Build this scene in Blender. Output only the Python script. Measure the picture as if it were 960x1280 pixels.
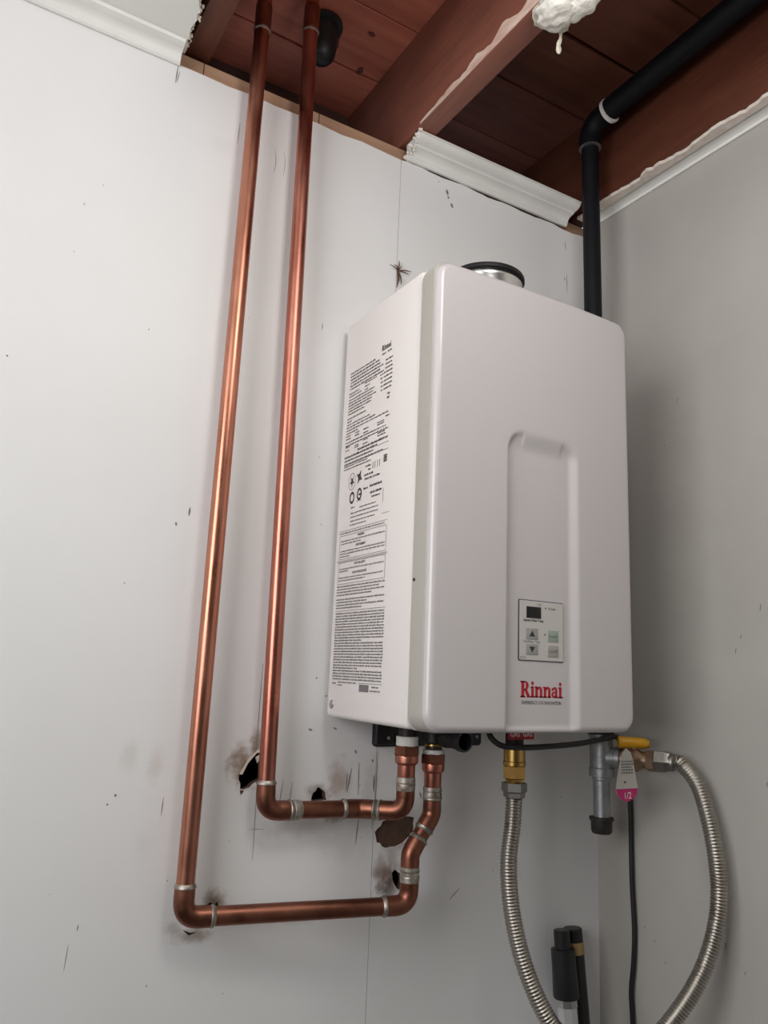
import bpy, bmesh, math, random
from mathutils import Vector, Matrix
from mathutils.geometry import tessellate_polygon

# ------------------------------------------------------------------ camera, world, light, exposure
for o in list(bpy.data.objects):
    bpy.data.objects.remove(o)
scn = bpy.context.scene
COL = scn.collection
random.seed(7)
V = Vector

def rot_cam(yaw, pitch, roll):
    cy, sy, cp, sp = math.cos(yaw), math.sin(yaw), math.cos(pitch), math.sin(pitch)
    f = V((sy*cp, cy*cp, sp)); r = V((cy, -sy, 0)); u = r.cross(f)
    c, s = math.cos(roll), math.sin(roll)
    return c*r + s*u, -s*r + c*u, f
cam_d = bpy.data.cameras.new('camera'); cam = bpy.data.objects.new('camera', cam_d); COL.objects.link(cam)
r_, u_, f_ = rot_cam(.53081, .20202, .04226)
cam.matrix_world = Matrix(((r_.x, u_.x, -f_.x, -.52687), (r_.y, u_.y, -f_.y, -1.05245), (r_.z, u_.z, -f_.z, .06784), (0, 0, 0, 1)))
cam_d.sensor_fit = 'VERTICAL'; cam_d.sensor_height = 36; cam_d.sensor_width = 27
cam_d.lens = 972.32/1280*36
cam_d.clip_start = .02
scn.camera = cam

world = bpy.data.worlds.new('world'); scn.world = world; world.use_nodes = True
bg = world.node_tree.nodes['Background']
bg.inputs[0].default_value = (.80, .88, 1, 1); bg.inputs[1].default_value = 1.0

def area(name, loc, rot, sx, sy, power, col):
    d = bpy.data.lights.new(name, 'AREA'); d.shape = 'RECTANGLE'; d.size = sx; d.size_y = sy; d.energy = power; d.color = col
    o = bpy.data.objects.new(name, d); COL.objects.link(o); o.location = loc; o.rotation_euler = rot
    return o
XL, XR, YF, ZF, ZC = -1.5, .556, -3.0, -1.35, .977      # room: left, right, front, floor, ceiling
WY0, WY1, WZ0, WZ1 = -1.50, -.40, -.10, .94      # window opening in the left wall
area('window_daylight', (XL-.05, (WY0+WY1)/2, (WZ0+WZ1)/2), (0, -math.pi/2, 0), WZ1-WZ0, WY1-WY0, 21.5, (1, .985, .98))

# unseen point light, added to brighten the wall above the heater
bd_ = bpy.data.lights.new('added_fill_light', 'POINT'); bd_.energy = 7.7; bd_.color = (1, .965, .94); bd_.shadow_soft_size = .13
bo_ = bpy.data.objects.new('added_fill_light', bd_); COL.objects.link(bo_); bo_.location = (-.10, -.78, .83)

scn.view_settings.view_transform = 'Standard'
scn.view_settings.look = 'None'
scn.view_settings.gamma = 1
scn.view_settings.use_curve_mapping = False
scn.view_settings.exposure = 0.0

# ------------------------------------------------------------------ materials
def nd(nt, t, **k):
    n = nt.nodes.new(t)
    for a, b in k.items(): setattr(n, a, b)
    return n
def mat(name, col, rough=.5, metal=0., var=None, vscale=20., stretch=(1, 1, 1), bump=0., bscale=60., rvar=0., coat=0.):
    m = bpy.data.materials.new(name); m.use_nodes = True; nt = m.node_tree
    b = nt.nodes['Principled BSDF']
    b.inputs['Base Color'].default_value = (*col, 1); b.inputs['Roughness'].default_value = rough; b.inputs['Metallic'].default_value = metal
    if coat: b.inputs['Coat Weight'].default_value = coat; b.inputs['Coat Roughness'].default_value = .15
    geo = nd(nt, 'ShaderNodeNewGeometry'); mp = nd(nt, 'ShaderNodeMapping'); mp.inputs['Scale'].default_value = stretch
    nt.links.new(geo.outputs['Position'], mp.inputs['Vector'])
    if var or rvar:
        n = nd(nt, 'ShaderNodeTexNoise'); n.inputs['Scale'].default_value = vscale; n.inputs['Detail'].default_value = 5; n.inputs['Roughness'].default_value = .6
        nt.links.new(mp.outputs[0], n.inputs['Vector'])
        if var:
            cr = nd(nt, 'ShaderNodeValToRGB'); cr.color_ramp.elements[0].position = .32; cr.color_ramp.elements[1].position = .68
            cr.color_ramp.elements[0].color = (*col, 1); cr.color_ramp.elements[1].color = (*var, 1)
            nt.links.new(n.outputs['Fac'], cr.inputs[0]); nt.links.new(cr.outputs[0], b.inputs['Base Color'])
        if rvar:
            mr = nd(nt, 'ShaderNodeMapRange'); mr.inputs['From Min'].default_value = .3; mr.inputs['From Max'].default_value = .7
            mr.inputs['To Min'].default_value = rough-rvar; mr.inputs['To Max'].default_value = rough+rvar
            nt.links.new(n.outputs['Fac'], mr.inputs['Value']); nt.links.new(mr.outputs[0], b.inputs['Roughness'])
    if bump:
        n2 = nd(nt, 'ShaderNodeTexNoise'); n2.inputs['Scale'].default_value = bscale; n2.inputs['Detail'].default_value = 4
        nt.links.new(mp.outputs[0], n2.inputs['Vector'])
        bp = nd(nt, 'ShaderNodeBump'); bp.inputs['Strength'].default_value = bump; bp.inputs['Distance'].default_value = .003
        nt.links.new(n2.outputs['Fac'], bp.inputs['Height']); nt.links.new(bp.outputs[0], b.inputs['Normal'])
    return m

M = {}
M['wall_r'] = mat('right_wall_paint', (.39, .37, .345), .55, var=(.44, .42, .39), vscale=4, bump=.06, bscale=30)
M['ceil'] = mat('ceiling_paint', (.78, .78, .74), .7, bump=.12, bscale=120)
M['room'] = mat('room_paint', (.22, .21, .20), .8, var=(.19, .18, .17), vscale=2)
M['floor'] = mat('concrete_floor', (.13, .125, .12), .7, var=(.18, .17, .16), vscale=5, bump=.2)
M['trim'] = mat('gloss_trim_paint', (.78, .77, .74), .4, var=(.72, .71, .68), vscale=14, bump=.05)
M['gyp'] = mat('crumbled_gypsum', (.72, .68, .58), .95, var=(.52, .47, .36), vscale=90, bump=.6, bscale=220)
M['white_gyp'] = mat('popcorn_texture_plaster', (.80, .78, .73), .95, var=(.70, .67, .60), vscale=110, bump=.5, bscale=160)
M['paper'] = mat('torn_drywall_paper', (.66, .56, .48), .95, var=(.78, .72, .66), vscale=60, bump=.3)
M['kraft'] = mat('torn_brown_paper', (.085, .046, .031), .95, var=(.13, .075, .05), vscale=60, bump=.4)
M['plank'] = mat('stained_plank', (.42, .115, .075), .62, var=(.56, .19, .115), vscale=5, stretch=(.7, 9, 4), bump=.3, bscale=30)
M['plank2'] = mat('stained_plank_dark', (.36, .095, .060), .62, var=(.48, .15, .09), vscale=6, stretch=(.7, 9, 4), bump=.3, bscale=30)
M['plank3'] = mat('shaded_plank', (.13, .038, .022), .65, var=(.19, .060, .034), vscale=6, stretch=(.7, 9, 4), bump=.3, bscale=30)  # plank colour darkened to hold the shade of the right bay
M['joist_d'] = mat('darker_joist', (.085, .022, .010), .6, var=(.125, .036, .017), vscale=7, stretch=(6, .8, 5), bump=.3, bscale=30)  # darker copy of the joist colour for the two outer joists
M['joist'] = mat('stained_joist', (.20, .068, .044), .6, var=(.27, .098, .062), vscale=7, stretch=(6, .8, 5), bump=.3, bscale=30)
M['joist_white'] = mat('pale_edge_band', (.74, .60, .52), .8, var=(.52, .32, .24), vscale=60, stretch=(1, .3, 1))
M['plate'] = mat('raw_pine', (.46, .29, .185), .75, var=(.38, .225, .14), vscale=9, stretch=(.8, 6, 9), bump=.15)
M['dark_wood'] = mat('dark_blocking', (.045, .022, .016), .8, var=(.07, .03, .02), vscale=8)
M['knot'] = mat('wood_knot', (.075, .026, .018), .7, var=(.16, .05, .03), vscale=90)
M['cavity'] = mat('cavity_wood', (.06, .035, .022), .9, var=(.09, .05, .03), vscale=20)
M['copper'] = mat('copper', (.44, .172, .110), .34, 1, var=(.57, .258, .178), vscale=9, stretch=(3, 3, .9), rvar=.10, bump=.02)
M['copper2'] = mat('copper_red', (.43, .145, .102), .34, 1, var=(.58, .245, .180), vscale=9, stretch=(3, 3, .9), rvar=.10, bump=.02)
M['copper_d'] = mat('tarnished_copper', (.19, .076, .050), .42, 1, var=(.34, .142, .094), vscale=22, rvar=.1)
M['solder'] = mat('solder', (.26, .22, .185), .5, 1, var=(.50, .47, .42), vscale=120)
M['flux'] = mat('solder_flux_residue', (.20, .15, .115), .5, .7, var=(.58, .55, .50), vscale=70)
M['tape'] = mat('thread_tape', (.80, .79, .74), .7)
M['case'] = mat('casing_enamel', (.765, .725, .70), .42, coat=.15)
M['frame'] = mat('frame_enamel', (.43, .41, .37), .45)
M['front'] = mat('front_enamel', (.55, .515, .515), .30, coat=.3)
M['ink'] = mat('label_ink', (.035, .033, .035), .6)
M['ink_soft'] = mat('label_ink_grey', (.16, .155, .155), .6)
M['red'] = mat('red_print', (.44, .008, .026), .5)
M['panel'] = mat('control_panel_film', (.54, .51, .485), .4)
M['black_gl'] = mat('display_window', (.003, .003, .004), .3)
M['btn'] = mat('button_grey', (.31, .305, .285), .5)
M['btn_g'] = mat('button_green', (.29, .34, .29), .5)
M['btn_w'] = mat('button_warm', (.34, .325, .295), .5)
M['grn_txt'] = mat('green_print', (.10, .19, .12), .5)
M['steel'] = mat('zinc_steel', (.50, .50, .49), .35, 1, var=(.62, .62, .61), vscale=40)
M['bright'] = mat('bright_stainless', (.74, .73, .71), .25, 1)
M['galv'] = mat('galvanised_iron', (.30, .31, .32), .45, .85, var=(.42, .43, .44), vscale=30, bump=.2, bscale=150)
M['flex'] = mat('stainless_flex', (.36, .33, .29), .34, 1, var=(.45, .42, .375), vscale=30)
M['brass'] = mat('brass', (.62, .40, .13), .28, 1, var=(.50, .30, .09), vscale=40)
M['brass_d'] = mat('dull_bronze', (.26, .17, .11), .45, .9, var=(.36, .25, .17), vscale=50)
M['black_iron'] = mat('black_iron', (.0035, .004, .006), .6, .0)
M['black_iron'].node_tree.nodes['Principled BSDF'].inputs['Specular IOR Level'].default_value = .25
M['nut'] = mat('dull_nut_steel', (.27, .26, .24), .4, 1, var=(.36, .35, .33), vscale=40)
M['iron_cap'] = mat('dark_iron_fitting', (.035, .03, .027), .5, .4, bump=.2, bscale=150)
M['black_pl'] = mat('black_plastic', (.012, .012, .013), .4)
M['char'] = mat('charcoal_bracket', (.03, .03, .034), .45, .3)
M['rubber'] = mat('black_rubber', (.010, .010, .011), .5)
M['yellow'] = mat('yellow_vinyl', (.66, .33, .012), .4)
M['tag'] = mat('shaded_tag_card', (.52, .50, .455), .7)  # white card, the shadow it hangs in put into its colour
M['pink'] = mat('pink_print', (.52, .03, .16), .6)
M['white'] = mat('white_print', (.8, .78, .78), .6)
M['silver'] = mat('silver_pole', (.66, .66, .67), .4, .6)
M['gold'] = mat('gold_label', (.42, .30, .12), .5, .4)
M['glue'] = mat('pipe_dope', (.80, .78, .75), .6)

def wall_paint():
    m = mat('back_wall_paint', (.80, .795, .785), .5, bump=.04, bscale=25)
    nt = m.node_tree; b = nt.nodes['Principled BSDF']
    geo = nd(nt, 'ShaderNodeNewGeometry')
    no = nd(nt, 'ShaderNodeTexNoise'); no.inputs['Scale'].default_value = 48; no.inputs['Detail'].default_value = 5; no.inputs['Roughness'].default_value = .65
    nt.links.new(geo.outputs['Position'], no.inputs['Vector'])
    def math_(op, a, b_=None, clamp=False):
        n = nd(nt, 'ShaderNodeMath', operation=op, use_clamp=clamp)
        for i, v in enumerate((a, b_)):
            if v is None: continue
            if isinstance(v, (int, float)): n.inputs[i].default_value = v
            else: nt.links.new(v, n.inputs[i])
        return n.outputs[0]
    # general hand grime, a little stronger low on the wall around the plumbing
    big = nd(nt, 'ShaderNodeTexNoise'); big.inputs['Scale'].default_value = 3.2; big.inputs['Detail'].default_value = 6
    nt.links.new(geo.outputs['Position'], big.inputs['Vector'])
    cr = nd(nt, 'ShaderNodeValToRGB'); cr.color_ramp.elements[0].position = .38; cr.color_ramp.elements[1].position = .75
    cr.color_ramp.elements[0].color = (.80, .797, .795, 1); cr.color_ramp.elements[1].color = (.755, .748, .738, 1)
    nt.links.new(big.outputs['Fac'], cr.inputs[0])
    cur = cr.outputs[0]
    # scorch and soot marks left by the torch around each soldered joint: x, z, rx, rz, strength, colour
    S = [(-.114, -.066, .030, .040, .9, (.22, .13, .075)), (-.098, -.036, .012, .026, .7, (.25, .16, .1)),
         (.002, -.106, .026, .016, .8, (.20, .12, .08)), (.034, -.090, .024, .036, .6, (.36, .23, .16)), (.03, -.138, .035, .012, .7, (.20, .12, .09)),
         (-.02, -.150, .09, .018, .3, (.42, .35, .30)), (-.142, -.236, .022, .018, .9, (.16, .10, .06)), (-.168, -.274, .034, .013, .7, (.22, .15, .10)), (-.196, -.262, .016, .012, .4, (.3, .22, .16)),
         (.127, -.240, .030, .030, .95, (.10, .055, .04)), (.112, -.222, .02, .03, .7, (.20, .11, .08)), (.128, -.200, .025, .034, .55, (.30, .22, .18)), (.02, -.268, .14, .012, .3, (.36, .30, .26)),
         (-.27, -.05, .016, .03, .22, (.45, .38, .28)), (-.235, -.06, .014, .028, .28, (.48, .36, .30)), (-.24, -.16, .018, .024, .12, (.5, .46, .42)),
         (.05, -.175, .06, .04, .18, (.45, .40, .37)), (-.22, .85, .03, .02, .10, (.5, .48, .45)), (.086, -.1, .02, .05, .3, (.40, .34, .30))]
    for x, z, rx, rz, st, col in S:
        v1 = nd(nt, 'ShaderNodeVectorMath', operation='SUBTRACT'); v1.inputs[1].default_value = (x, 0, z)
        nt.links.new(geo.outputs['Position'], v1.inputs[0])
        v2 = nd(nt, 'ShaderNodeVectorMath', operation='MULTIPLY'); v2.inputs[1].default_value = (1/rx, 0, 1/rz)
        nt.links.new(v1.outputs[0], v2.inputs[0])
        v3 = nd(nt, 'ShaderNodeVectorMath', operation='LENGTH'); nt.links.new(v2.outputs[0], v3.inputs[0])
        d = math_('ADD', v3.outputs['Value'], math_('MULTIPLY', math_('SUBTRACT', no.outputs['Fac'], .5), 1.6))
        mr = nd(nt, 'ShaderNodeMapRange', interpolation_type='SMOOTHSTEP')
        mr.inputs['From Min'].default_value = 1.05; mr.inputs['From Max'].default_value = .1; mr.inputs['To Min'].default_value = 0; mr.inputs['To Max'].default_value = st
        nt.links.new(d, mr.inputs['Value'])
        mx = nd(nt, 'ShaderNodeMix', data_type='RGBA'); nt.links.new(mr.outputs[0], mx.inputs[0]); nt.links.new(cur, mx.inputs[6]); mx.inputs[7].default_value = (*col, 1)
        cur = mx.outputs[2]
    nt.links.new(cur, b.inputs['Base Color'])
    return m
M['wall'] = wall_paint()

# ------------------------------------------------------------------ mesh helpers (all in world coordinates)
class MB:
    def __init__(s): s.v = []; s.f = []
    def add(s, v, f):
        k = len(s.v); s.v += [tuple(p) for p in v]; s.f += [tuple(i+k for i in q) for q in f]; return s
    def box(s, a, b, bev=0., taper=None):
        x0, y0, z0 = a; x1, y1, z1 = b
        bm = bmesh.new()
        vs = [bm.verts.new(p) for p in ((x0, y0, z0), (x1, y0, z0), (x1, y1, z0), (x0, y1, z0), (x0, y0, z1), (x1, y0, z1), (x1, y1, z1), (x0, y1, z1))]
        for q in ((3, 2, 1, 0), (4, 5, 6, 7), (0, 1, 5, 4), (1, 2, 6, 5), (2, 3, 7, 6), (3, 0, 4, 7)): bm.faces.new([vs[i] for i in q])
        if bev: bmesh.ops.bevel(bm, geom=list(bm.edges), offset=bev, segments=3, affect='EDGES', profile=.5)
        bm.verts.index_update()
        s.add([v.co.copy() for v in bm.verts], [[v.index for v in f.verts] for f in bm.faces]); bm.free(); return s
    def loops(s, loops, cap0=True, cap1=True):
        n = len(loops[0]); v = [p for l in loops for p in l]; f = []
        for i in range(len(loops)-1):
            for j in range(n):
                a = i*n+j; b = i*n+(j+1) % n
                f.append((a, b, b+n, a+n))
        if cap0: f.append(tuple(range(n-1, -1, -1)))
        if cap1: f.append(tuple(range((len(loops)-1)*n, len(loops)*n)))
        return s.add(v, f)
    def tube(s, path, r, seg=16, cap=True):
        P = [V(p) for p in path]; n = len(P); R = r if isinstance(r, (list, tuple)) else [r]*n
        T = []
        for i in range(n):
            t = (P[min(i+1, n-1)]-P[max(i-1, 0)]); T.append(t.normalized())
        a = V((0, 0, 1)) if abs(T[0].z) < .9 else V((1, 0, 0))
        N = (a - T[0]*a.dot(T[0])).normalized(); L = []
        for i in range(n):
            N = (N - T[i]*N.dot(T[i])).normalized(); B = T[i].cross(N)
            L.append([P[i] + R[i]*(math.cos(k*2*math.pi/seg)*N + math.sin(k*2*math.pi/seg)*B) for k in range(seg)])
        return s.loops(L, cap, cap)
    def lathe(s, o, ax, prof, seg=20, rot=0., cap=True):
        o = V(o); ax = V(ax).normalized(); a = V((0, 0, 1)) if abs(ax.z) < .9 else V((1, 0, 0))
        N = (a - ax*a.dot(ax)).normalized(); B = ax.cross(N); L = []
        for t, r in prof:
            L.append([o + ax*t + r*(math.cos(rot+k*2*math.pi/seg)*N + math.sin(rot+k*2*math.pi/seg)*B) for k in range(seg)])
        return s.loops(L, cap, cap)
    def prism(s, poly, f0, f1):
        """poly: list of 2D points, f0/f1 map a 2D point to 3D for the two faces"""
        n = len(poly); tri = tessellate_polygon([[V((x, y, 0)) for x, y in poly]])
        v = [f0(*p) for p in poly] + [f1(*p) for p in poly]
        f = [t for t in tri] + [tuple(i+n for i in reversed(t)) for t in tri]
        for i in range(n): j = (i+1) % n; f.append((i, j, j+n, i+n))
        return s.add(v, f)

def link(o, parent=None, label=None, cat=None, group=None, kind=None):
    COL.objects.link(o)
    if parent is not None:
        o.parent = parent; o.matrix_parent_inverse = Matrix.Translation(-parent.location)
    for k, x in (('label', label), ('category', cat), ('group', group), ('kind', kind)):
        if x: o[k] = x
    return o
def part(name, mb, m, parent=None, smooth=35, **kw):
    me = bpy.data.meshes.new(name); me.from_pydata(mb.v, [], mb.f)
    bm = bmesh.new(); bm.from_mesh(me)
    bmesh.ops.recalc_face_normals(bm, faces=bm.faces)
    if smooth:
        lim = math.radians(smooth)
        for e in bm.edges:
            e.smooth = len(e.link_faces) == 2 and e.calc_face_angle(0) < lim
        for f in bm.faces: f.smooth = True
    bm.to_mesh(me); bm.free()
    me.materials.append(M[m])
    return link(bpy.data.objects.new(name, me), parent, **kw)
def thing(name, loc, label, cat, group=None, kind=None):
    o = bpy.data.objects.new(name, None); o.location = loc; o.empty_display_size = .05
    return link(o, None, label, cat, group, kind)
def catmull(pts, n=12):
    P = [V(p) for p in pts]; P = [P[0]*2-P[1]] + P + [P[-1]*2-P[-2]]; out = []
    for i in range(1, len(P)-2):
        for k in range(n):
            t = k/n; a, b, c, d = P[i-1:i+3]
            out.append(.5*((2*b)+(c-a)*t+(2*a-5*b+4*c-d)*t*t+(3*b-a-3*c+d)*t**3))
    out.append(P[-2]); return out
def resample(path, step):
    out = [path[0]]; acc = 0
    for a, b in zip(path, path[1:]):
        L = (b-a).length; t = step-acc
        while t <= L: out.append(a+(b-a)*(t/L)); t += step
        acc = (acc+L) % step
    return out
def text_mesh(s, size, place, bold=0., align='CENTER', sx=1.):
    """flat text as a mesh; place(u, v) maps text plane to the world"""
    c = bpy.data.curves.new('t', 'FONT'); c.body = s; c.size = size; c.align_x = align; c.offset = bold; c.resolution_u = 2
    o = bpy.data.objects.new('t', c); COL.objects.link(o)
    dg = bpy.context.evaluated_depsgraph_get(); dg.update()
    me = bpy.data.meshes.new_from_object(o.evaluated_get(dg))
    mb = MB().add([place(v.co.x*sx, v.co.y) for v in me.vertices], [tuple(p.vertices) for p in me.polygons])
    bpy.data.objects.remove(o); bpy.data.curves.remove(c); bpy.data.meshes.remove(me)
    return mb

# ------------------------------------------------------------------ the room shell
def grow(poly, k, jit=0., sub=3):
    cx = sum(p[0] for p in poly)/len(poly); cz = sum(p[1] for p in poly)/len(poly); out = []
    for (a, b), (c, d) in zip(poly, poly[1:]+poly[:1]):
        for q in range(sub):
            t = q/sub; x, z = a+(c-a)*t, b+(d-b)*t
            out.append((cx+(x-cx)*k+random.uniform(-jit, jit), cz+(z-cz)*k+random.uniform(-jit, jit)))
    return out
H308 = grow([(-.0962, -.0456), (-.1116, -.0592), (-.1216, -.0778), (-.1187, -.0987), (-.1039, -.0961), (-.0883, -.0861), (-.086, -.0543)], .93, .0016)
H398 = grow([(-.0105, -.118), (-.0074, -.1051), (.0023, -.0978), (.0118, -.1058), (.0151, -.118)], .95, .0012)
PATCH = grow([(.1109, -.1528), (.1000, -.1654), (.1035, -.1792), (.1182, -.1903), (.1434, -.1865), (.1657, -.172), (.1677, -.1491), (.1415, -.1454)], 1., .0016)
H490 = grow([(.131, -.2258), (.1364, -.2196), (.1465, -.2261), (.1513, -.2388), (.1447, -.2493), (.1345, -.2394)], 1., .0014)
H265 = grow([(-.154, -.242), (-.148, -.2368), (-.1412, -.2404), (-.1371, -.237), (-.1331, -.2452), (-.1402, -.2512)], 1., .001)
H238 = grow([(-.1813, -.2656), (-.1725, -.2704), (-.1619, -.2712), (-.1722, -.2738)], 1., .0004, 2)
SEAM = .0955

def sheet(x0, x1, ztop_fn, holes):
    """a wall sheet 12 mm thick with broken holes through it"""
    top = []; n = 40
    for i in range(n+1):
        x = x1+(x0-x1)*i/n; top.append((x, ztop_fn(x)))
    outer = [(x0, ZF), (x1, ZF)] + top
    loops = [outer] + holes
    tri = tessellate_polygon([[V((x, z, 0)) for x, z in l] for l in loops])
    flat = [p for l in loops for p in l]; n = len(flat)
    v = [(x, 0., z) for x, z in flat] + [(x, .012, z) for x, z in flat]
    f = [tuple(t) for t in tri] + [tuple(i+n for i in reversed(t)) for t in tri]; k = 0
    for l in loops:
        m = len(l)
        for i in range(m): j = (i+1) % m; f.append((k+i, k+j, k+j+n, k+i+n))
        k += m
    return MB().add(v, f)
wb = part('wall_back', MB().box((XL, .085, ZF), (XR+.1, .12, .95)), 'cavity', kind='structure', label='white painted back wall carrying the heater and copper pipes', smooth=0)
def zt(x):
    return .9555 + (.0015*math.sin(x*60)+random.uniform(-.0009, .0009) if x > -.3 else -.0005)
for sh_ in (sheet(XL, SEAM, zt, [H308, H398, H265, H238]), sheet(SEAM+.0005, XR+.02, zt, [PATCH, H490])):
    so = part('wall_sheet', sh_, 'wall', wb, smooth=0); so.data.materials.append(M['kraft'])
    for q in so.data.polygons:
        if abs(q.normal.y) < .5 and q.center.z < .9: q.material_index = 1      # broken edges show the brown core
part('torn_paper_backing', MB().box((.085, .0035, -.2), (.185, .0115, -.138)), 'kraft', wb, label='brown torn paper core exposed under the plaster', smooth=0)
part('top_plate', MB().box((XL, .0125, .935), (XR+.05, .10, .986)), 'plate', wb, label='pale raw pine top plate')
for x in (-.262, -.062, .150): part('plate_joint', MB().box((x, .0119, .957), (x+.0012, .0135, .986)), 'dark_wood', wb, smooth=0)
for x in (-.42, .045, .455): part('stud', MB().box((x-.019, .013, ZF), (x+.019, .085, .935)), 'cavity', wb, smooth=0)
part('blocking', MB().box((XL, .225, .90), (XR+.1, .25, 1.19)), 'dark_wood', wb, smooth=0)
# flaps of torn paper round the broken holes
def flap(pts, lift, name='torn_flap', m='paper', parent=wb):
    cx = sum(p[0] for p in pts)/len(pts); cz = sum(p[1] for p in pts)/len(pts)
    part(name, MB().prism(pts, lambda x, z: (x, -.0004-lift*abs(x-cx)*8, z), lambda x, z: (x, -.0012-lift*abs(x-cx)*8, z)), m, parent, smooth=0)
flap([(-.1215, -.077), (-.1195, -.0735), (-.111, -.059), (-.097, -.0455), (-.090, -.0465), (-.0985, -.0505), (-.109, -.063), (-.117, -.078)], .02)
flap([(-.0995, -.0555), (-.0945, -.0525), (-.092, -.058), (-.096, -.0635)], .05)
flap([(-.1185, -.0985), (-.1165, -.104), (-.113, -.098)], .05, m='kraft')
flap([(.1645, -.1725), (.1555, -.181), (.144, -.1868), (.134, -.1893), (.146, -.184), (.156, -.176)], .02)
# splintered star-shaped tear in the paint just above the heater
sp = MB()
for a, l, w in ((95, .016, .0022), (170, .019, .0016), (8, .024, .0022), (-12, .020, .0014), (-95, .034, .0046), (60, .010, .0018), (-78, .026, .0026), (150, .012, .002)):
    d = V((math.cos(math.radians(a)), 0, math.sin(math.radians(a)))); n = V((-d.z, 0, d.x))*w*.5; c = V((.0985, -.0008, .742))
    tip = c+d*l+V((0, -.004, 0)); mid = c+d*l*.55+V((random.uniform(-.001, .001), -.005, random.uniform(-.001, .001)))
    L = []
    for p, k in ((c, 1.), (mid, .8), (tip, .15)):
        L.append([p+n*k, p-n*k, p-n*k+V((0, .0012, 0)), p+n*k+V((0, .0012, 0))])
    sp.loops(L)
part('splintered_tear', sp, 'kraft', wb, smooth=0, label='reddish brown splintered tear in the wall skin')
# scratches, drips and specks on the paint: a thin joined layer
sc = MB()
def scratch(x0, z0, x1, z1, w, bow=0.):
    d = V((x1-x0, 0, z1-z0)); n = V((-d.z, 0, d.x)).normalized(); k = 5; L = []
    for i in range(k+1):
        t = i/k; p = V((x0, -.0003, z0))+d*t+n*bow*math.sin(math.pi*t); ww = w*(.25+.75*math.sin(math.pi*min(max(t, .08), .92)))*.5
        L.append((p+n*ww, p-n*ww))
    v = [q for l in L for q in l]; sc.add(v, [(2*i, 2*i+1, 2*i+3, 2*i+2) for i in range(k)])
for a in ((-.2222, .280, -.2228, .268, .0028), (-.2400, .257, -.2390, .252, .0026), (-.4755, .442, -.4735, .4405, .0024), (.1945, .934, .1975, .924, .0055), (.198, .922, .1995, .917, .004), (.205, .910, .209, .902, .0050),
          (.176, .944, .177, .9425, .003), (-.0372, .607, -.0376, .596, .0014), (-.2000, .8990, -.2015, .862, .0008), (-.1395, .877, -.139, .835, .0008, .003), (-.1235, .88, -.122, .838, .0007, .002),
          (-.2215, -.1035, -.2225, -.1255, .0010), (-.0975, .072, -.0985, -.06, .0009), (-.0935, -.10, -.0925, -.19, .0007), (-.100, -.150, -.080, -.1507, .0006),
          (.066, -.066, .067, -.112, .0014), (.054, -.074, .048, -.108, .0020), (.047, -.082, .0465, -.106, .0016), (.070, -.145, .066, -.180, .0016), (.0975, -.05, .097, -.135, .0013), (.088, -.062, .0905, -.066, .003),
          (.093, -.085, .0932, -.108, .0026), (-.040, -.09, -.0435, -.118, .0010), (-.055, -.088, -.0585, -.12, .0012), (.176, -.112, .179, -.121, .0022), (.1735, -.262, .1755, -.264, .004), (.255, -.258, .2375, -.272, .0015),
          (-.283, -.097, -.282, -.1, .003), (-.292, -.108, -.2905, -.11, .0025), (-.319, -.266, -.321, -.294, .0007), (-.31, -.245, -.311, -.252, .0012), (.095, -.13, .0925, -.16, .0012), (.005, .03, .006, .028, .003), (-.3032, .951, -.3044, .922, .0016), (-.2998, .944, -.3026, .924, .0010),
          (-.0125, .055, -.011, .0535, .003), (-.02, -.018, -.014, -.02, .003), (.02, -.016, .026, -.0185, .0022), (.058, -.048, .061, -.053, .0024), (.486, .93, .4875, .91, .0012), (.49, .86, .4905, .82, .0014), (.484, .85, .485, .843, .002)):
    scratch(*a)
for i in range(46):
    x = random.uniform(-.45, .5); z = random.uniform(-.42, .9)
    if 0 < x < .36 and 0 < z < .75: continue
    l = random.uniform(.0012, .004); scratch(x, z, x+random.uniform(-.0015, .0015), z-l, random.uniform(.0006, .0013))
M['scuff'] = mat('scuff_marks', (.20, .18, .16), .8)
part('scuff_marks', sc, 'scuff', wb, smooth=0, kind='stuff')

# right wall with its own specks
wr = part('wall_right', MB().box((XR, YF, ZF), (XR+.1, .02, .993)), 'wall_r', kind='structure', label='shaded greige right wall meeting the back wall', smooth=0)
sc = MB()
for y, z, l in ((-.335, .19, .010), (-.35, .165, .012), (-.372, .192, .006), (-.30, .145, .006), (-.29, .125, .008), (-.40, .21, .008), (-.20, .555, .007), (-.17, .478, .003), (-.36, -.02, .006), (-.33, -.065, .007), (-.12, -.335, .004), (-.14, -.36, .004), (-.25, -.30, .010), (-.28, -.33, .005), (-.10, -.32, .004), (-.045, .85, .003)):
    sc.add([(XR-.0004, y, z), (XR-.0004, y-.0014, z), (XR-.0004, y+.0006, z-l), (XR-.0004, y+.0018, z-l*.8)], [(0, 1, 2, 3)])
part('scuff_marks', sc, 'scuff', wr, smooth=0, kind='stuff')

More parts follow.
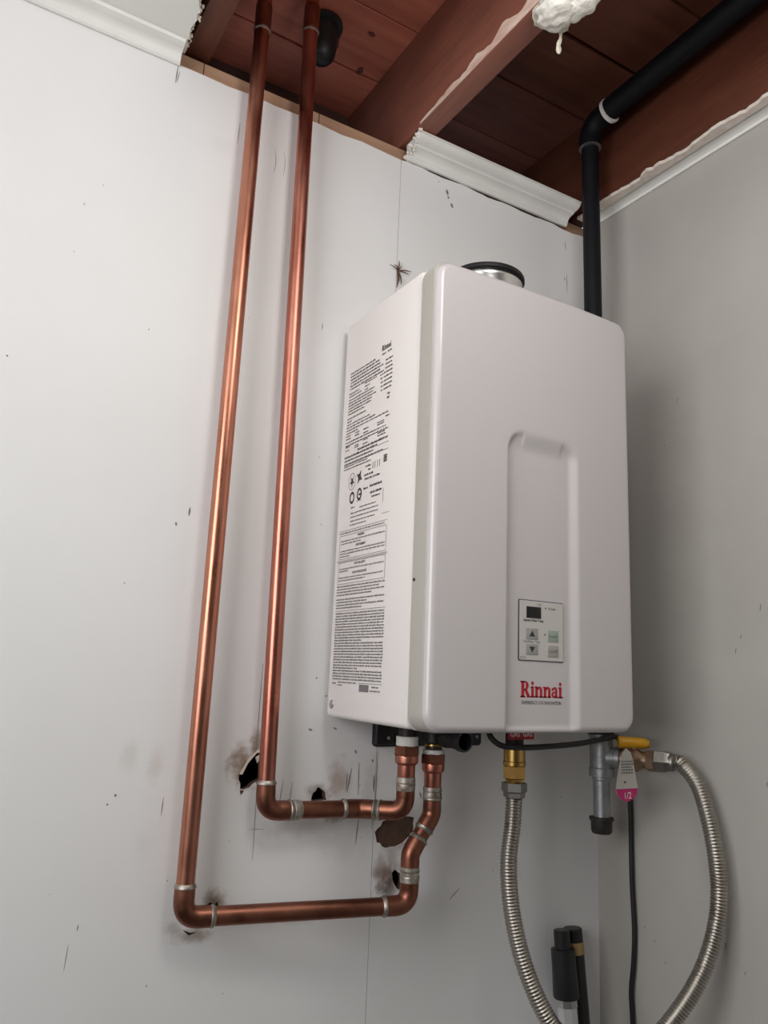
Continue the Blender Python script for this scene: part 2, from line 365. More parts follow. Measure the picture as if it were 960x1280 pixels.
part('floor', MB().box((XL-.1, YF-.1, ZF-.1), (XR+.1, .12, ZF)), 'floor', kind='structure', smooth=0, label='bare concrete floor below the heater')
part('wall_front', MB().box((XL-.1, YF-.1, ZF), (XR+.1, YF, 1.25)), 'room', kind='structure', smooth=0, label='plain wall behind the camera')
wl = MB()
wl.box((XL-.1, YF, ZF), (XL, WY0, 1.25)).box((XL-.1, WY1, ZF), (XL, .12, 1.25)).box((XL-.1, WY0, ZF), (XL, WY1, WZ0)).box((XL-.1, WY0, WZ1), (XL, WY1, 1.25))
part('wall_left', wl, 'room', kind='structure', smooth=0, label='plain left wall with the daylight window')
wf = MB()
wf.box((XL-.02, WY0, WZ0), (XL+.03, WY1, WZ0+.045)).box((XL-.02, WY0, WZ1-.045), (XL+.03, WY1, WZ1)).box((XL-.02, WY0, WZ0), (XL+.03, WY0+.045, WZ1)).box((XL-.02, WY1-.045, WZ0), (XL+.03, WY1, WZ1))
part('window_1', wf, 'trim', kind='structure', smooth=0, label='white framed window opening in the left wall')

# ceiling: what is left of the drywall, with the joists and planks of the opened bay
XE = -.2975
edge = [(XE+.0022*math.sin(i*.9)+random.uniform(-.0024, .0024)-i*.0005, -.0005-i*.009) for i in range(52)]
poly = [(XL, 0.0)] + [(XE+.002, 0.)] + edge[1:] + [(-.18, -.50), (.0, -.49), (.3, -.64), (XR, -.68), (XR, YF), (XL, YF)]
ce = part('ceiling', MB().prism(poly, lambda x, y: (x, y, ZC), lambda x, y: (x, y, ZC+.0125)), 'ceil', kind='structure', smooth=0, label='white textured ceiling drywall torn open in the corner')
cr = MB()
for i, (x, y) in enumerate(edge):
    for q in range(4):
        r = random.uniform(.0010, .0034); c = V((x+random.uniform(-.001, .003), y+random.uniform(-.005, .005), ZC+random.uniform(.001, .011)))
        L = []
        for a in (-.8, 0, .8):
            L.append([c+V((r*math.cos(a)*math.cos(b)*random.uniform(.3, 1.5), r*math.cos(a)*math.sin(b)*random.uniform(.3, 1.9), r*math.sin(a)*random.uniform(.5, 1.6))) for b in (0, 1.05, 2.1, 3.14, 4.2, 5.2)])
        cr.loops(L)
part('gypsum_crumbs', cr, 'gyp', ce, smooth=0, kind='stuff')
ZJ, ZD = .9905, 1.19
def joist(x0, x1, m='joist', y0=.225, y1=YF):
    return part('joist', MB().box((x0, y1, ZJ), (x1, y0, ZD-.001), .0015), m, ce)
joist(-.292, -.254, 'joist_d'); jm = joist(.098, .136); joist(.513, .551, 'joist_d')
# pale band along the lower corner of the middle joist, widening away from the wall
ov = MB(); top = []; n = 34
for i in range(n+1):
    y = -.055-.30*i/n; w = .004+.018*(i/n)**.9*(1+.5*math.sin(i*.8))+random.uniform(0, .004)*(i > 2); top.append((y, ZJ+.001+w))
pl = [(y, ZJ+.0012) for y, _ in reversed(top)]
part('pale_edge_band', MB().prism(top+pl, lambda y, z: (.0974, y, z), lambda y, z: (.0982, y, z)), 'joist_white', jm, smooth=0)
# deck planks laid across the joists
y = .245; i = 0
while y > -1.3:
    w = (.134, .141, .137, .143)[i % 4]; gap = .010 if i == 2 else .003
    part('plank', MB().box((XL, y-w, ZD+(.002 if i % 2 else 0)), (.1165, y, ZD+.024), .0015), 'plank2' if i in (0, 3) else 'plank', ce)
    part('plank', MB().box((.1175, y-w, ZD+(0 if i % 2 else .002)), (XR+.1, y, ZD+.024), .0015), 'plank3', ce)  # right-hand boards take the shaded colour
    y -= w+gap; i += 1
part('plank', MB().box((XL, YF, ZD+.001), (XR+.1, y, ZD+.024)), 'plank', ce, smooth=0)
part('roof_light_block', MB().box((XL-.1, YF-.1, 1.225), (XR+.1, .26, 1.25)), 'dark_wood', ce, smooth=0)  # unseen slab added over the deck to keep outside light from leaking in
kn = MB().prism([(-.028+.021*math.cos(a)*(1+.15*math.sin(3*a)), .070+.030*math.sin(a)) for a in [k*math.pi/8 for k in range(16)]], lambda x, y: (x, y, ZD-.0006), lambda x, y: (x, y, ZD+.001))
part('knot', kn, 'knot', ce, smooth=0)
for x, y, a, b in ((.03, .012, .006, .004), (.055, .100, .005, .009)):
    part('knot', MB().prism([(x+a*math.cos(t)*(1+.2*math.sin(2*t+1)), y+b*math.sin(t)) for t in [k*math.pi/6 for k in range(12)]], lambda x, y: (x, y, ZD-.0006), lambda x, y: (x, y, ZD+.001)), 'knot', ce, smooth=0)
# lump of popcorn ceiling still clinging under the middle joist
def lump(c, rx, ry, rz, seed, name, m, parent, **kw):
    rnd = random.Random(seed); bm = bmesh.new(); bmesh.ops.create_icosphere(bm, subdivisions=4, radius=1)
    ph = [(V((rnd.uniform(-1, 1), rnd.uniform(-1, 1), rnd.uniform(-1, 1)))*rnd.choice((3, 6, 11)), rnd.uniform(0, 6)) for _ in range(12)]
    for v in bm.verts:
        k = 1+sum(math.sin(a.dot(v.co)*1.3+p) for a, p in ph)*.035
        v.co = V(c)+V((v.co.x*rx*k, v.co.y*ry*k, v.co.z*rz*k))
    bm.verts.index_update(); mb = MB().add([v.co.copy() for v in bm.verts], [[v.index for v in f.verts] for f in bm.faces]); bm.free()
    return part(name, mb, m, parent, smooth=60, **kw)
rem = [(.096, -.36), (.100, -.338), (.112, -.332), (.128, -.333), (.150, -.340), (.158, -.350), (.150, -.362), (.158, -.38), (.152, -.41), (.14, -.46), (.10, -.46), (.094, -.40)]
rm = part('plaster_remnant', MB().prism(grow(rem, 1, .0015), lambda x, y: (x, y, ZC+.0005), lambda x, y: (x, y, ZJ-.0004)), 'gyp', ce, smooth=0, label='ragged plaster lump left under the middle joist')
lump((.120, -.372, ZC-.004), .027, .032, .011, 3, 'popcorn_texture', 'white_gyp', rm)
lump((.138, -.395, ZC-.003), .020, .030, .010, 5, 'popcorn_texture', 'white_gyp', rm)
part('paper_shred', MB().tube(catmull([(.150, -.343, ZC+.003), (.152, -.340, ZC-.008), (.150, -.338, ZC-.018), (.1525, -.337, ZC-.030)], 4), [.002, .0025, .0022, .002, .0024, .003, .0034, .0036, .003, .0034, .004, .0035, .0016], 6), 'gyp', rm)

# crown mouldings
def crown(prof, start, end, out, name, label, m='trim', jag=None):
    """prof: (projection, height) list; swept from start to end, projecting along 'out'"""
    s, e, o = V(start), V(end), V(out); L = []
    n = 14
    for i in range(n+1):
        t = i/n; b = s+(e-s)*t
        L.append([b+o*p+V((0, 0, h)) for p, h in prof])
    return part(name, MB().loops(L), m, kind='structure', label=label, smooth=30)
def cove(P, Hh):
    pts = [(.0, .0), (.004, -.0005), (.0065, .002), (.007, .0055)]
    for k in range(9):
        t = k/8; a = t*math.pi/2
        pts.append((.008+(P-.016)*(1-math.cos(a)), .007+(Hh-.014)*math.sin(a)))
    pts += [(P-.006, Hh-.006), (P-.0015, Hh-.005), (P, Hh-.002), (P, Hh), (0, Hh)]
    return pts
crown(cove(.030, .0255), (XL, -.0004, .9512), (-.302, -.0004, .9512), (0, -1, 0), 'trim_1', 'white crown moulding at the upper left under intact ceiling')
prof2 = [(0, 0), (.006, -.001), (.0085, .0015), (.009, .005)]
for k in range(7): a = k/6*math.pi/2; prof2.append((.010+.016*(1-math.cos(a)), .006+.010*math.sin(a)))
prof2 += [(.0275, .0175)]
for k in range(7): a = k/6*math.pi/2; prof2.append((.029+.017*math.sin(a), .0185+.0095*(1-math.cos(a))))
prof2 += [(.048, .0285), (.048, .0315), (.0, .0315)]
t2 = crown(prof2, (.106, -.0004, .9565), (.484, -.0004, .9595), (0, -1, 0), 'trim_2', 'loose length of white crown moulding above the heater')
part('raw_top_edge', MB().box((.107, -.0475, .9878), (.4835, -.001, .9898)), 'plate', t2, smooth=0)
tb = MB()
for i in range(34):
    t = random.random(); c = V((.107+random.uniform(-.007, .003), -.001-.047*t, .9575+.031*t+random.uniform(-.002, .002))); r = random.uniform(.0012, .0036)
    L = []
    for a in (-.9, 0, .9): L.append([c+V((r*math.cos(a)*math.cos(b)*random.uniform(.4, 2.2), r*math.cos(a)*math.sin(b)*random.uniform(.4, 1.5), r*math.sin(a)*random.uniform(.6, 1.8))) for b in (0, 1.2, 2.4, 3.7, 5)])
    tb.loops(L)
part('torn_end', tb, 'white_gyp', t2, smooth=0)
t3 = crown([(0, 0), (.004, -.0008), (.0058, .0008), (.0062, .003), (.010, .0052), (.016, .0062), (.021, .0066), (.0235, .0080), (.028, .0085), (.029, .0100), (.029, .0108), (.0, .0108)], (XR+.0002, -.004, .9792), (XR+.0002, YF, .9792), (-1, 0, 0), 'trim_3', 'white crown moulding running along the right wall')
# torn strip of drywall left between the moulding and the end joist
n = 90
lf = [(XR-.043+.003*math.sin(k*.45)+random.uniform(-.0022, .0022)-(.005 if k in (20, 21, 22) else 0), -.008-.75*k/n) for k in range(n+1)]
rt = [(XR-.027, y) for _, y in reversed(lf)]
part('torn_drywall_edge', MB().prism(lf+rt, lambda x, y: (x, y, .9835), lambda x, y: (x, y, .9900)), 'paper', t3, smooth=0, label='torn pinkish drywall edge above the moulding')

# ------------------------------------------------------------------ plumbing helpers
def pipeline(pts, r, bend, root, pipe_m, fit_m, sock=.016, ring_m='solder', pipe_names=('riser', 'pipe')):
    """straight tubes with swept elbows, soldered sockets and solder rings, as parts of root"""
    P = [V(p) for p in pts]; n = len(P); cut = [0]*n
    for i in range(1, n-1):
        a = (P[i-1]-P[i]).normalized(); b = (P[i+1]-P[i]).normalized(); th = a.angle(b)
        cut[i] = bend/math.tan(th/2)
    for i in range(n-1):
        d = (P[i+1]-P[i]).normalized(); A = P[i]+d*cut[i]; B = P[i+1]-d*cut[i+1]
        k = 24; m = pipe_m if abs(d.z) > .9 and (B-A).length > .3 else 'copper_d'
        part('riser' if abs(d.z) > .9 and (B-A).length > .3 else 'pipe_run', MB().tube([A+(B-A)*(j/k) for j in range(k+1)], r, 24), m, root)
    for i in range(1, n-1):
        a = (P[i-1]-P[i]).normalized(); b = (P[i+1]-P[i]).normalized(); A = P[i]+a*cut[i]; B = P[i]+b*cut[i]
        path = [A+a*sock]; rr = [r*1.10]
        path += [A+a*(sock*.06)]; rr += [r*1.13]
        K = 12
        for j in range(K+1):
            t = j/K; # quadratic through the corner is close to the arc for these bends
            q = A*(1-t)**2+P[i]*2*t*(1-t)+B*t*t
            c = (A+B)/2; q = q + (P[i]-c).normalized()*0
            path.append(q); rr.append(r*1.12)
        path += [B+b*(sock*.06), B+b*sock]; rr += [r*1.13, r*1.10]
        part('elbow', MB().tube(path, rr, 24), fit_m, root)
        for Q, d in ((A+a*sock, a), (B+b*sock, b)):
            part('solder_ring', MB().lathe(Q-d*.0025, d, [(0, r*1.12), (.0012, r*1.2), (.0030, r*1.18), (.0048, r*1.08), (.0062, r*1.0)], 24), ring_m, root)
def union(root, x, y, ztop, m_pipe, th=.013):
    """hex union nut with a necked tail below it"""
    part('thread_tape', MB().lathe((x, y, ztop-.013+th), (0, 0, -1), [(0, .0150), (.001, .0162), (th*.5, .0157), (th-.0015, .0162), (th, .0155)], 28), 'tape', root)
    nut = part('union_nut', MB().lathe((x, y, ztop-.0125), (0, 0, -1), [(0, .0165), (.0015, .0185), (.0125, .0188), (.0145, .0172)], 6, .175), 'copper_d', root, smooth=20)
    part('nut_collar', MB().lathe((x, y, ztop-.026), (0, 0, -1), [(0, .0165), (.004, .0168), (.0095, .0165), (.012, .0145), (.0135, .0128)], 28), 'copper2', nut)
    part('tail_piece', MB().lathe((x, y, ztop-.036), (0, 0, -1), [(0, .0128), (.022, .0126), (.024, .0122)], 24), 'copper2', root)
RP = .0117
outer = thing('copper_water_pipe', (-.1925, -.03, -.26), 'longer outer copper pipe, leftmost riser with the lowest horizontal run', 'pipe', 'copper water pipes')
pipeline([(-.1868, -.03, 1.185), (-.1925, -.03, -.2425), (.110, -.080, -.2465), (.110, -.080, -.180), (.1445, -.080, -.130), (.1445, -.080, -.058)], RP, .021, outer, 'copper', 'copper_d')
union(outer, .1445, -.080, -.0335, 'copper', .006)
part('coupling', MB().lathe((.1445, -.080, -.0915), (0, 0, -1), [(0, .0122), (.001, .0134), (.006, .0138), (.007, .0130), (.0085, .0130), (.010, .0138), (.0155, .0136), (.0175, .0125)], 24), 'flux', outer)
part('flux_streak', MB().lathe((.110, -.080, -.196), (0, 0, -1), [(0, .0120), (.001, .0134), (.020, .0136), (.022, .0122)], 24), 'flux', outer)
part('pipe_coupling', MB().lathe((-.1867, -.03, 1.050), (0, 0, 1), [(0, .0120), (.001, .0134), (.003, .0136), (.004, .0130), (.045, .0130), (.048, .0120)], 24), 'copper_d', outer)
part('solder_ring', MB().lathe((-.1867, -.03, 1.0475), (0, 0, 1), [(0, .0121), (.0012, .0140), (.0035, .0140), (.005, .013)], 24), 'solder', outer)
inner = thing('copper_water_pipe', (-.092, -.03, -.14), 'shorter inner copper pipe, riser nearer the heater with the upper horizontal run', 'pipe', 'copper water pipes')
pipeline([(-.1060, -.03, 1.185), (-.092, -.03, -.1215), (.052, -.03, -.1255), (.0985, -.080, -.1235), (.0985, -.080, -.045)], RP, .021, inner, 'copper2', 'copper_d')
union(inner, .0985, -.080, -.0215, 'copper2')
part('coupling', MB().lathe((.0985, -.080, -.0765), (0, 0, -1), [(0, .0122), (.001, .0133), (.008, .0138), (.009, .0130), (.0105, .0130), (.012, .0138), (.0185, .0134), (.0205, .0122)], 24), 'flux', inner)
part('flux_streak', MB().lathe((-.052, -.03, -.1226), (1, 0, -.028), [(0, .0120), (.001, .0134), (.010, .0134), (.012, .0122)], 24), 'flux', inner)
part('solder_ring', MB().lathe((-.1046, -.03, 1.088), (0, 0, 1), [(0, .0121), (.0012, .0140), (.0035, .0140), (.005, .013)], 24), 'solder', inner)
part('pipe_coupling', MB().lathe((-.1046, -.03, 1.092), (0, 0, 1), [(0, .0120), (.001, .0132), (.045, .0132), (.048, .0120)], 24), 'copper_d', inner)
# black rubber boot of a roof vent behind the inner riser
bt = MB().lathe((-.052, .040, 1.1895), (0, 0, -1), [(0, .034), (.006, .034), (.008, .026), (.050, .025), (.066, .022), (.076, .014), (.079, .004)], 28)
part('roof_vent_boot', bt, 'rubber', label='black rubber boot under the deck behind the inner riser', cat='vent boot')

# ------------------------------------------------------------------ the water heater
HW, HH, YB, YS, YP, YFR = .352, .608, -.012, -.2320, -.2655, -.2795
XO = -.010      # recess and print are centred a little left of the casing
heater = thing('water_heater', (HW/2, -.13, 0.), 'white wall-hung tankless water heater with printed side label', 'water heater')
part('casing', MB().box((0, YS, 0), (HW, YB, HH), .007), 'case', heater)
def rrect(x0, x1, z0, z1, rc, k=8):
    out = []
    for cx, cz, a0 in ((x1-rc, z1-rc, 0), (x0+rc, z1-rc, 90), (x0+rc, z0+rc, 180), (x1-rc, z0+rc, 270)):
        for j in range(k+1):
            a = math.radians(a0+90*j/k); out.append((cx+rc*math.cos(a), cz+rc*math.sin(a)))
    return out
def rr_loop(d, y, rc=.022): return [(x, y, z) for x, z in rrect(-.002+d, HW+.002-d, -.002+d, HH+.002-d, max(rc-d, .003))]
part('casing_lip', MB().loops([[(x, y, z) for x, z in rrect(-.001+d, HW+.001-d, -.001+d, HH+.001-d, .016)] for d, y in ((.003, -.2275), (.0, -.229), (.0, -.2325), (.002, -.2335))]), 'case', heater)
part('front_frame', MB().loops([rr_loop(.003, -.2332), rr_loop(.0006, -.2345), rr_loop(0, -.237), rr_loop(.0006, -.263), rr_loop(.003, -.2652)]), 'frame', heater, label='greyer band behind the front cover')
# moulded front cover with its rounded rim and shallow arched recess
RF, RC = .0085, .023
fx0, fx1, fz0, fz1 = -.0005, HW-.0015, -.0010, HH-.0020
def sm(t): t = min(max(t, 0), 1); return t*t*(3-2*t)
def recess(x, z):
    l, r, t = .1235+XO, .2515+XO, .395
    a = sm((x-l)/.0065); b = sm((r-x)/.0150); c = sm((t-z)/.030)
    # rounded upper corners
    rc = .030; k = 1.
    if z > t-rc:
        cx = None
        if x < l+rc: cx = l+rc
        elif x > r-rc: cx = r-rc
        if cx is not None:
            d = rc-math.hypot(x-cx, z-(t-rc)); w = .0075 if x < l+rc else .015
            return sm(d/w)*c**.5 if d > 0 else 0.
    return min(a, b, c) if z < t else 0.
def face_y(x, z):
    qx = max(fx0+RC-x, x-(fx1-RC)); qz = max(fz0+RC-z, z-(fz1-RC))
    d = RC-math.hypot(qx, qz) if qx > 0 and qz > 0 else RC-max(qx, qz)
    d = max(d, 0)
    drop = RF-math.sqrt(max(RF*RF-(RF-d)**2, 0)) if d < RF else 0
    bow = .0060*((x-HW/2)/(HW/2))**2
    return YFR+drop*(1-.0)+bow+.0075*recess(x, z)*(.25+.75*min(d/RF, 1))
def axis(a, b, n, e):
    edge_ = [e*(1-math.cos(math.pi/2*k/8)) for k in range(8)]
    return [a+q for q in edge_]+[a+e+(b-a-2*e)*k/n for k in range(n+1)]+[b-q for q in reversed(edge_)]
xs = axis(fx0, fx1, 170, RF); nz_n = 170; ws = axis(0, 1, nz_n, RF/(fz1-fz0))
vv, ff = [], []; nx, nz = len(xs), len(ws)
for x in xs:
    dd = min(x-fx0, fx1-x); sh = RC-math.sqrt(max(RC*RC-(RC-dd)**2, 0)) if dd < RC else 0
    for w in ws:
        z = fz0+sh+(fz1-fz0-2*sh)*w; vv.append((x, face_y(x, z), z))
for i in range(nx-1):
    for j in range(nz-1): a = i*nz+j; ff.append((a, a+1, a+nz+1, a+nz))
bd = [i*nz for i in range(nx)]+[(nx-1)*nz+j for j in range(1, nz)]+[i*nz+nz-1 for i in range(nx-2, -1, -1)]+[j for j in range(nz-2, 0, -1)]
k0 = len(vv); vv += [(vv[i][0], YP+.0009, vv[i][2]) for i in bd]; nb = len(bd)
for i in range(nb): j = (i+1) % nb; ff.append((bd[i], bd[j], k0+j, k0+i))
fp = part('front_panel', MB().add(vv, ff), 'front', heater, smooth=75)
part('shadow_gap', MB().loops([rr_loop(.005, -.2645), rr_loop(.005, -.2664)]), 'rubber', heater)

YR = YFR+.0075+.0003      # floor of the recess
def front(x0, z0, dy=.0004): return lambda u, v: (x0+u, YR-dy, z0+v)
# control panel
px0, px1, pz0, pz1 = .1487+XO, .2262+XO, .0890, .1675
cp = part('control_panel', MB().loops([[(x, y, z) for x, z in rrect(px0+d, px1-d, pz0+d, pz1-d, .002, 3)] for d, y in ((0, YR+.001), (0, YR-.0010), (.0004, YR-.0014))]), 'ink', heater, label='rectangular control panel outlined in black')
part('panel_film', MB().loops([[(x, y, z) for x, z in rrect(px0+d, px1-d, pz0+d, pz1-d, .0015, 3)] for d, y in ((.0010, YR-.001), (.0011, YR-.0019))]), 'panel', cp)
YQ = YR-.0019
def pbox(name, x0, x1, z0, z1, m, h=.0006, bev=.0002): return part(name, MB().box((x0+XO, YQ-h, z0), (x1+XO, YQ+.0002, z1), bev), m, cp)
def ptxt(s, size, x, z, m='ink', sx=1., bold=0., align='CENTER', dy=.0003, name='lettering'):
    part(name, text_mesh(s, size, lambda u, v: (x+XO+u, YQ-dy, z+v), bold, align, sx), m, cp, smooth=0)
pbox('display', .1611, .1859, .1440, .1589, 'black_gl')
ptxt('TEMP', .0034, .1825, .1610, 'ink_soft')
ptxt('In Use', .0048, .1990, .1568, 'ink', align='LEFT')
pbox('indicator_light', .1932, .1945, .1574, .1591, 'ink')
ptxt('Approx Water Temp', .0046, .1731, .1396, 'ink', bold=.0001, sx=.86)
pbox('button', .1603, .1805, .1165, .1306, 'btn')
pbox('button', .1603, .1805, .0970, .1108, 'btn')
pbox('button', .1975, .2161, .1149, .1298, 'btn_g')
pbox('button', .1975, .2161, .0953, .1102, 'btn_w')
def tri(x, z, s, up): part('arrow_mark', MB().prism([(x-s, z), (x+s, z), (x, z+(1.5*s if up else -1.5*s))], lambda u, v: (u+XO, YQ-.0007, v), lambda u, v: (u+XO, YQ-.0005, v)), 'ink', cp, smooth=0)
tri(.1706, .1203, .0050, True); tri(.1706, .1072, .0050, False)
ptxt('Hot Water Temp', .0044, .1704, .1122, 'ink_soft', sx=.9)
ptxt('Priority', .0050, .2068, .1205, 'grn_txt', dy=.0008)
ptxt('On/Off', .0052, .2068, .1010, 'ink_soft', dy=.0008)
pbox('indicator_light', .1922, .1936, .1228, .1250, 'ink')
ptxt('MC-91', .0036, .1510, .0918, 'ink', align='LEFT')

# brand lettering: bold slab-serif capitals and lower case drawn as polygons (unit = cap height)
def brand(place):
    mb = MB()
    def rect(x0, y0, x1, y1): mb.add([place(x0, y0), place(x1, y0), place(x1, y1), place(x0, y1)], [(0, 1, 2, 3)])
    def arc(cx, cy, rx0, ry0, rx1, ry1, a0, a1, n=14):
        v = []
        for k in range(n+1):
            a = math.radians(a0+(a1-a0)*k/n); v += [place(cx+rx0*math.cos(a), cy+ry0*math.sin(a)), place(cx+rx1*math.cos(a), cy+ry1*math.sin(a))]
        mb.add(v, [(2*k, 2*k+1, 2*k+3, 2*k+2) for k in range(n)])
    def quad(*p): mb.add([place(*q) for q in p], [tuple(range(len(p)))])
    # R
    rect(.10, 0, .38, 1); rect(0, 0, .48, .09); rect(0, .91, .50, 1); rect(.34, .44, .48, .54)
    arc(.47, .72, .32, .28, .05, .18, -90, 90); quad((.38, .47), (.62, .51), (.92, .07), (.62, .05)); rect(.62, 0, .97, .09)
    x = .97
    def stem(x): rect(x+.06, 0, x+.31, .68); rect(x, 0, x+.37, .09); rect(x, .59, x+.20, .68)
    def i_(x): stem(x); arc(x+.18, .87, .13, .12, 0, 0, 0, 360, 20)
    def n_(x):
        stem(x); rect(x+.48, 0, x+.73, .46); rect(x+.42, 0, x+.79, .09)
        arc(x+.46, .44, .27, .25, .03, .12, 0, 165)
    i_(x); x += .38; n_(x); x += .80; n_(x); x += .81
    rect(x+.33, .05, x+.57, .47); rect(x+.36, 0, x+.66, .09)
    arc(x+.32, .46, .25, .23, .03, .13, 0, 165); arc(x+.10, .52, .09, .09, 0, 0, 0, 360)
    arc(x+.24, .20, .24, .21, .05, .09, 60, 330)
    x += .68; i_(x); x += .37
    arc(x+.06, .05, .05, .05, 0, 0, 0, 360, 10)
    return mb, x+.1
mb, wd = brand(lambda x, y: (0, 0, 0)); KX = .0735/wd
part('brand_lettering', brand(lambda x, y: (.1527+XO+x*KX, YR-.0004, .0430+y*.0205))[0], 'red', heater, smooth=0, label='red serif brand name below the control panel')
part('tagline_lettering', text_mesh('EXPERIENCE OUR INNOVATION', .0062, lambda u, v: (.1890+XO+u, YR-.0004, .0345+v), .00005, 'CENTER', .74), 'ink', heater, smooth=0, label='small dark line of capitals under the red name')

# printed side label: u runs towards the front of the casing, v is height
def side(u, v): return (-.0003, -u, v)
lab = MB(); labs = MB()
def words(z, u0, u1, h=.0021, dense=.8):
    u = u0; mb = lab
    while u < u1-.001:
        w = random.uniform(.003, .011)
        if random.random() < .1: w = .0015
        e = min(u+w, u1); c = u
        while c < e-.0003:
            lw = random.uniform(.0005, .0010); hh = h*random.choice((.72, .72, .75, 1., .95)); k = min(c+lw, e)
            mb.add([side(c, z), side(k, z), side(k, z+hh), side(c, z+hh)], [(0, 1, 2, 3)]); c = k+random.uniform(.00012, .00028)*dense
        u = e+random.uniform(.0009, .0016)
def rule(z, u0, u1, w=.0007): lab.add([side(u0, z), side(u1, z), side(u1, z+w), side(u0, z+w)], [(0, 1, 2, 3)])
def vrule(u, z0, z1, w=.0008): lab.add([side(u, z0), side(u+w, z0), side(u+w, z1), side(u, z1)], [(0, 1, 2, 3)])
U0, U1 = .0275, .165
z = .5165
for k, e in enumerate((.112, .124, .128, .136, .128, .138)): words(z, .0365, e, .0027); z -= .0056*.91
for e in (.066, .074): words(z-.002, .0345, e, .0022); z -= .0050*.91
zc = .4880
for e in (.118, .098, .094): words(zc, .083, e, .0022); zc -= .0052
z -= .0035*.91
for e in (.112, .108, .118, .106, .104, .084): words(z, .034, e, .0023); z -= .0050*.91
z -= .0030*.91; words(z, .032, .092, .0022); z -= .0052*.91
for e in (.048, .104, .120, .155): words(z, .032, e, .0022); z -= .0051*.91
words(z, .031, .068, .0022); words(z-.001, .148, .160, .0024); z -= .0055*.91
for r in range(2):
    for a, b in ((.031, .045), (.060, .072), (.085, .100), (.125, .145)): words(z+random.uniform(-.001, .003), a, b, .0022)
    z -= .0052*.91
for e in (.150, .156): words(z, .031, e, .0022); z -= .0052*.91
for r in range(2):
    for a, b in ((.031, .045), (.060, .072), (.085, .100), (.128, .150)): words(z+random.uniform(-.001, .003), a, b, .0022)
    z -= .0050*.91
words(z, .070, .158, .0036); z -= .0060*.91
words(z, .030, .128, .0034); z -= .0058*.91; rule(z+.0045, .128, .160)
words(z, .030, .120, .0026); z -= .0052*.91
words(z, .030, .145, .0020); z -= .0045*.91; rule(z+.003, .030, .160)
for e in (.100, .112): words(z, .030, e, .0020); z -= .0048*.91
zt_ = .505
for k in range(8): words(zt_, .142+(-.003 if k > 2 else 0), .162, .0026); (words(zt_, .125+.001*k, .137, .0024) if k > 2 else None); zt_ -= .0062
words(zt_-.004, .150, .158, .0034); words(zt_-.010, .150, .156, .0034)
part('label_print', lab, 'ink', heater, smooth=0, kind='stuff')
lab = MB()
# certification marks
part('brand_print', brand(lambda x, y: side(.1300+x*.0068*.95, .5235+y*.0085))[0], 'ink', heater, smooth=0)
words(.5170, .131, .143, .0022); words(.5170, .147, .158, .0026)
def star(u, v, s, n, q):
    lab.add([side(u+s*(1 if k % 2 else q)*math.cos(k*math.pi/n+.3), v+s*1.25*(1 if k % 2 else q)*math.sin(k*math.pi/n+.3)) for k in range(2*n)], [tuple(range(2*n))])
def ringm(u, v, a, b):
    v_ = []; n = 16
    for k in range(n+1):
        t = 2*math.pi*k/n; v_ += [side(u+a*math.cos(t), v+1.25*a*math.sin(t)), side(u+b*math.cos(t), v+1.25*b*math.sin(t))]
    lab.add(v_, [(2*k, 2*k+1, 2*k+3, 2*k+2) for k in range(n)])
star(.058, .342, .0080, 5, .35); ringm(.058, .342, .0105, .0098); star(.080, .345, .0095, 4, .4)
ringm(.060, .317, .0075, .0045); ringm(.082, .319, .0075, .0045); rule(.317, .080, .088, .003); rule(.309, .074, .090)
for zz, a, b, h in ((.3560, .097, .112, .0028), (.3500, .105, .112, .0026), (.3430, .094, .120, .0030), (.3370, .096, .140, .0032), (.3230, .094, .106, .0036), (.3240, .112, .146, .0038), (.3140, .114, .146, .0036), (.3080, .118, .142, .0026), (.3010, .058, .070, .002), (.2985, .085, .132, .0018), (.2925, .058, .138, .0018), (.2865, .058, .138, .0018), (.2805, .058, .130, .0018), (.2750, .058, .108, .0018)): words(zz, a, b, h)
for a in (.118, .124, .131, .137): vrule(a, .350, .360, .0012)
for k in range(4): rule(.353+k*.0028, .148, .157, .0022)
vrule(.150, .296, .316, .0008)
part('label_marks', lab, 'ink', heater, smooth=0, kind='stuff'); lab = MB()
# warning boxes
rule(.2795, .150, .168); rule(.2690, U0, .165, .0007); words(.2650, U0, .158, .0023)
for z0, z1 in ((.2270, .2620), (.1900, .2215)):
    rule(z0, U0+.001, .163); rule(z1, U0+.001, .163); vrule(U0+.001, z0, z1); vrule(.163, z0, z1)
rule(.2245, .024, .168); rule(.2228, .024, .168)
def stxt(s, size, u, v): part('heading_lettering', text_mesh(s, size, lambda a, b: side(u+a, v+b), .00012, 'CENTER', .8), 'ink', heater, smooth=0)
stxt('WARNING', .0050, .093, .2572); stxt('AVERTISSEMENT', .0050, .093, .2430); stxt('FOR YOUR SAFETY', .0048, .093, .2165); stxt('POUR VOTRE SÉCURITÉ', .0048, .093, .2035)
for zz, a, b in ((.2530, .032, .160), (.2490, .032, .095), (.2380, .032, .160), (.2340, .032, .160), (.2300, .032, .062), (.2115, .032, .160), (.2080, .032, .060), (.1985, .032, .160), (.1945, .032, .110)): words(zz, a, b, .0022)
z = .1855
for e in (.165, .150, .164, .132): words(z, U0, e, .0024); z -= .0041
z -= .0025
for e in (.165, .118, .164, .104): words(z, U0, e, .0024); z -= .0041
rule(z+.0005, U0, .168); z -= .0040
n = 0
while z > .0560:
    e = .167 if random.random() > .14 else random.uniform(.10, .155)
    words(z, U0+.0005, e, .0024); z -= .00385; n += 1
words(z, .0285, .166, .0024); z -= .0042; rule(z+.0008, .106, .168)
words(z-.002, .0285, .040, .0028); words(z, .045, .100, .002); words(z-.004, .045, .058, .002)
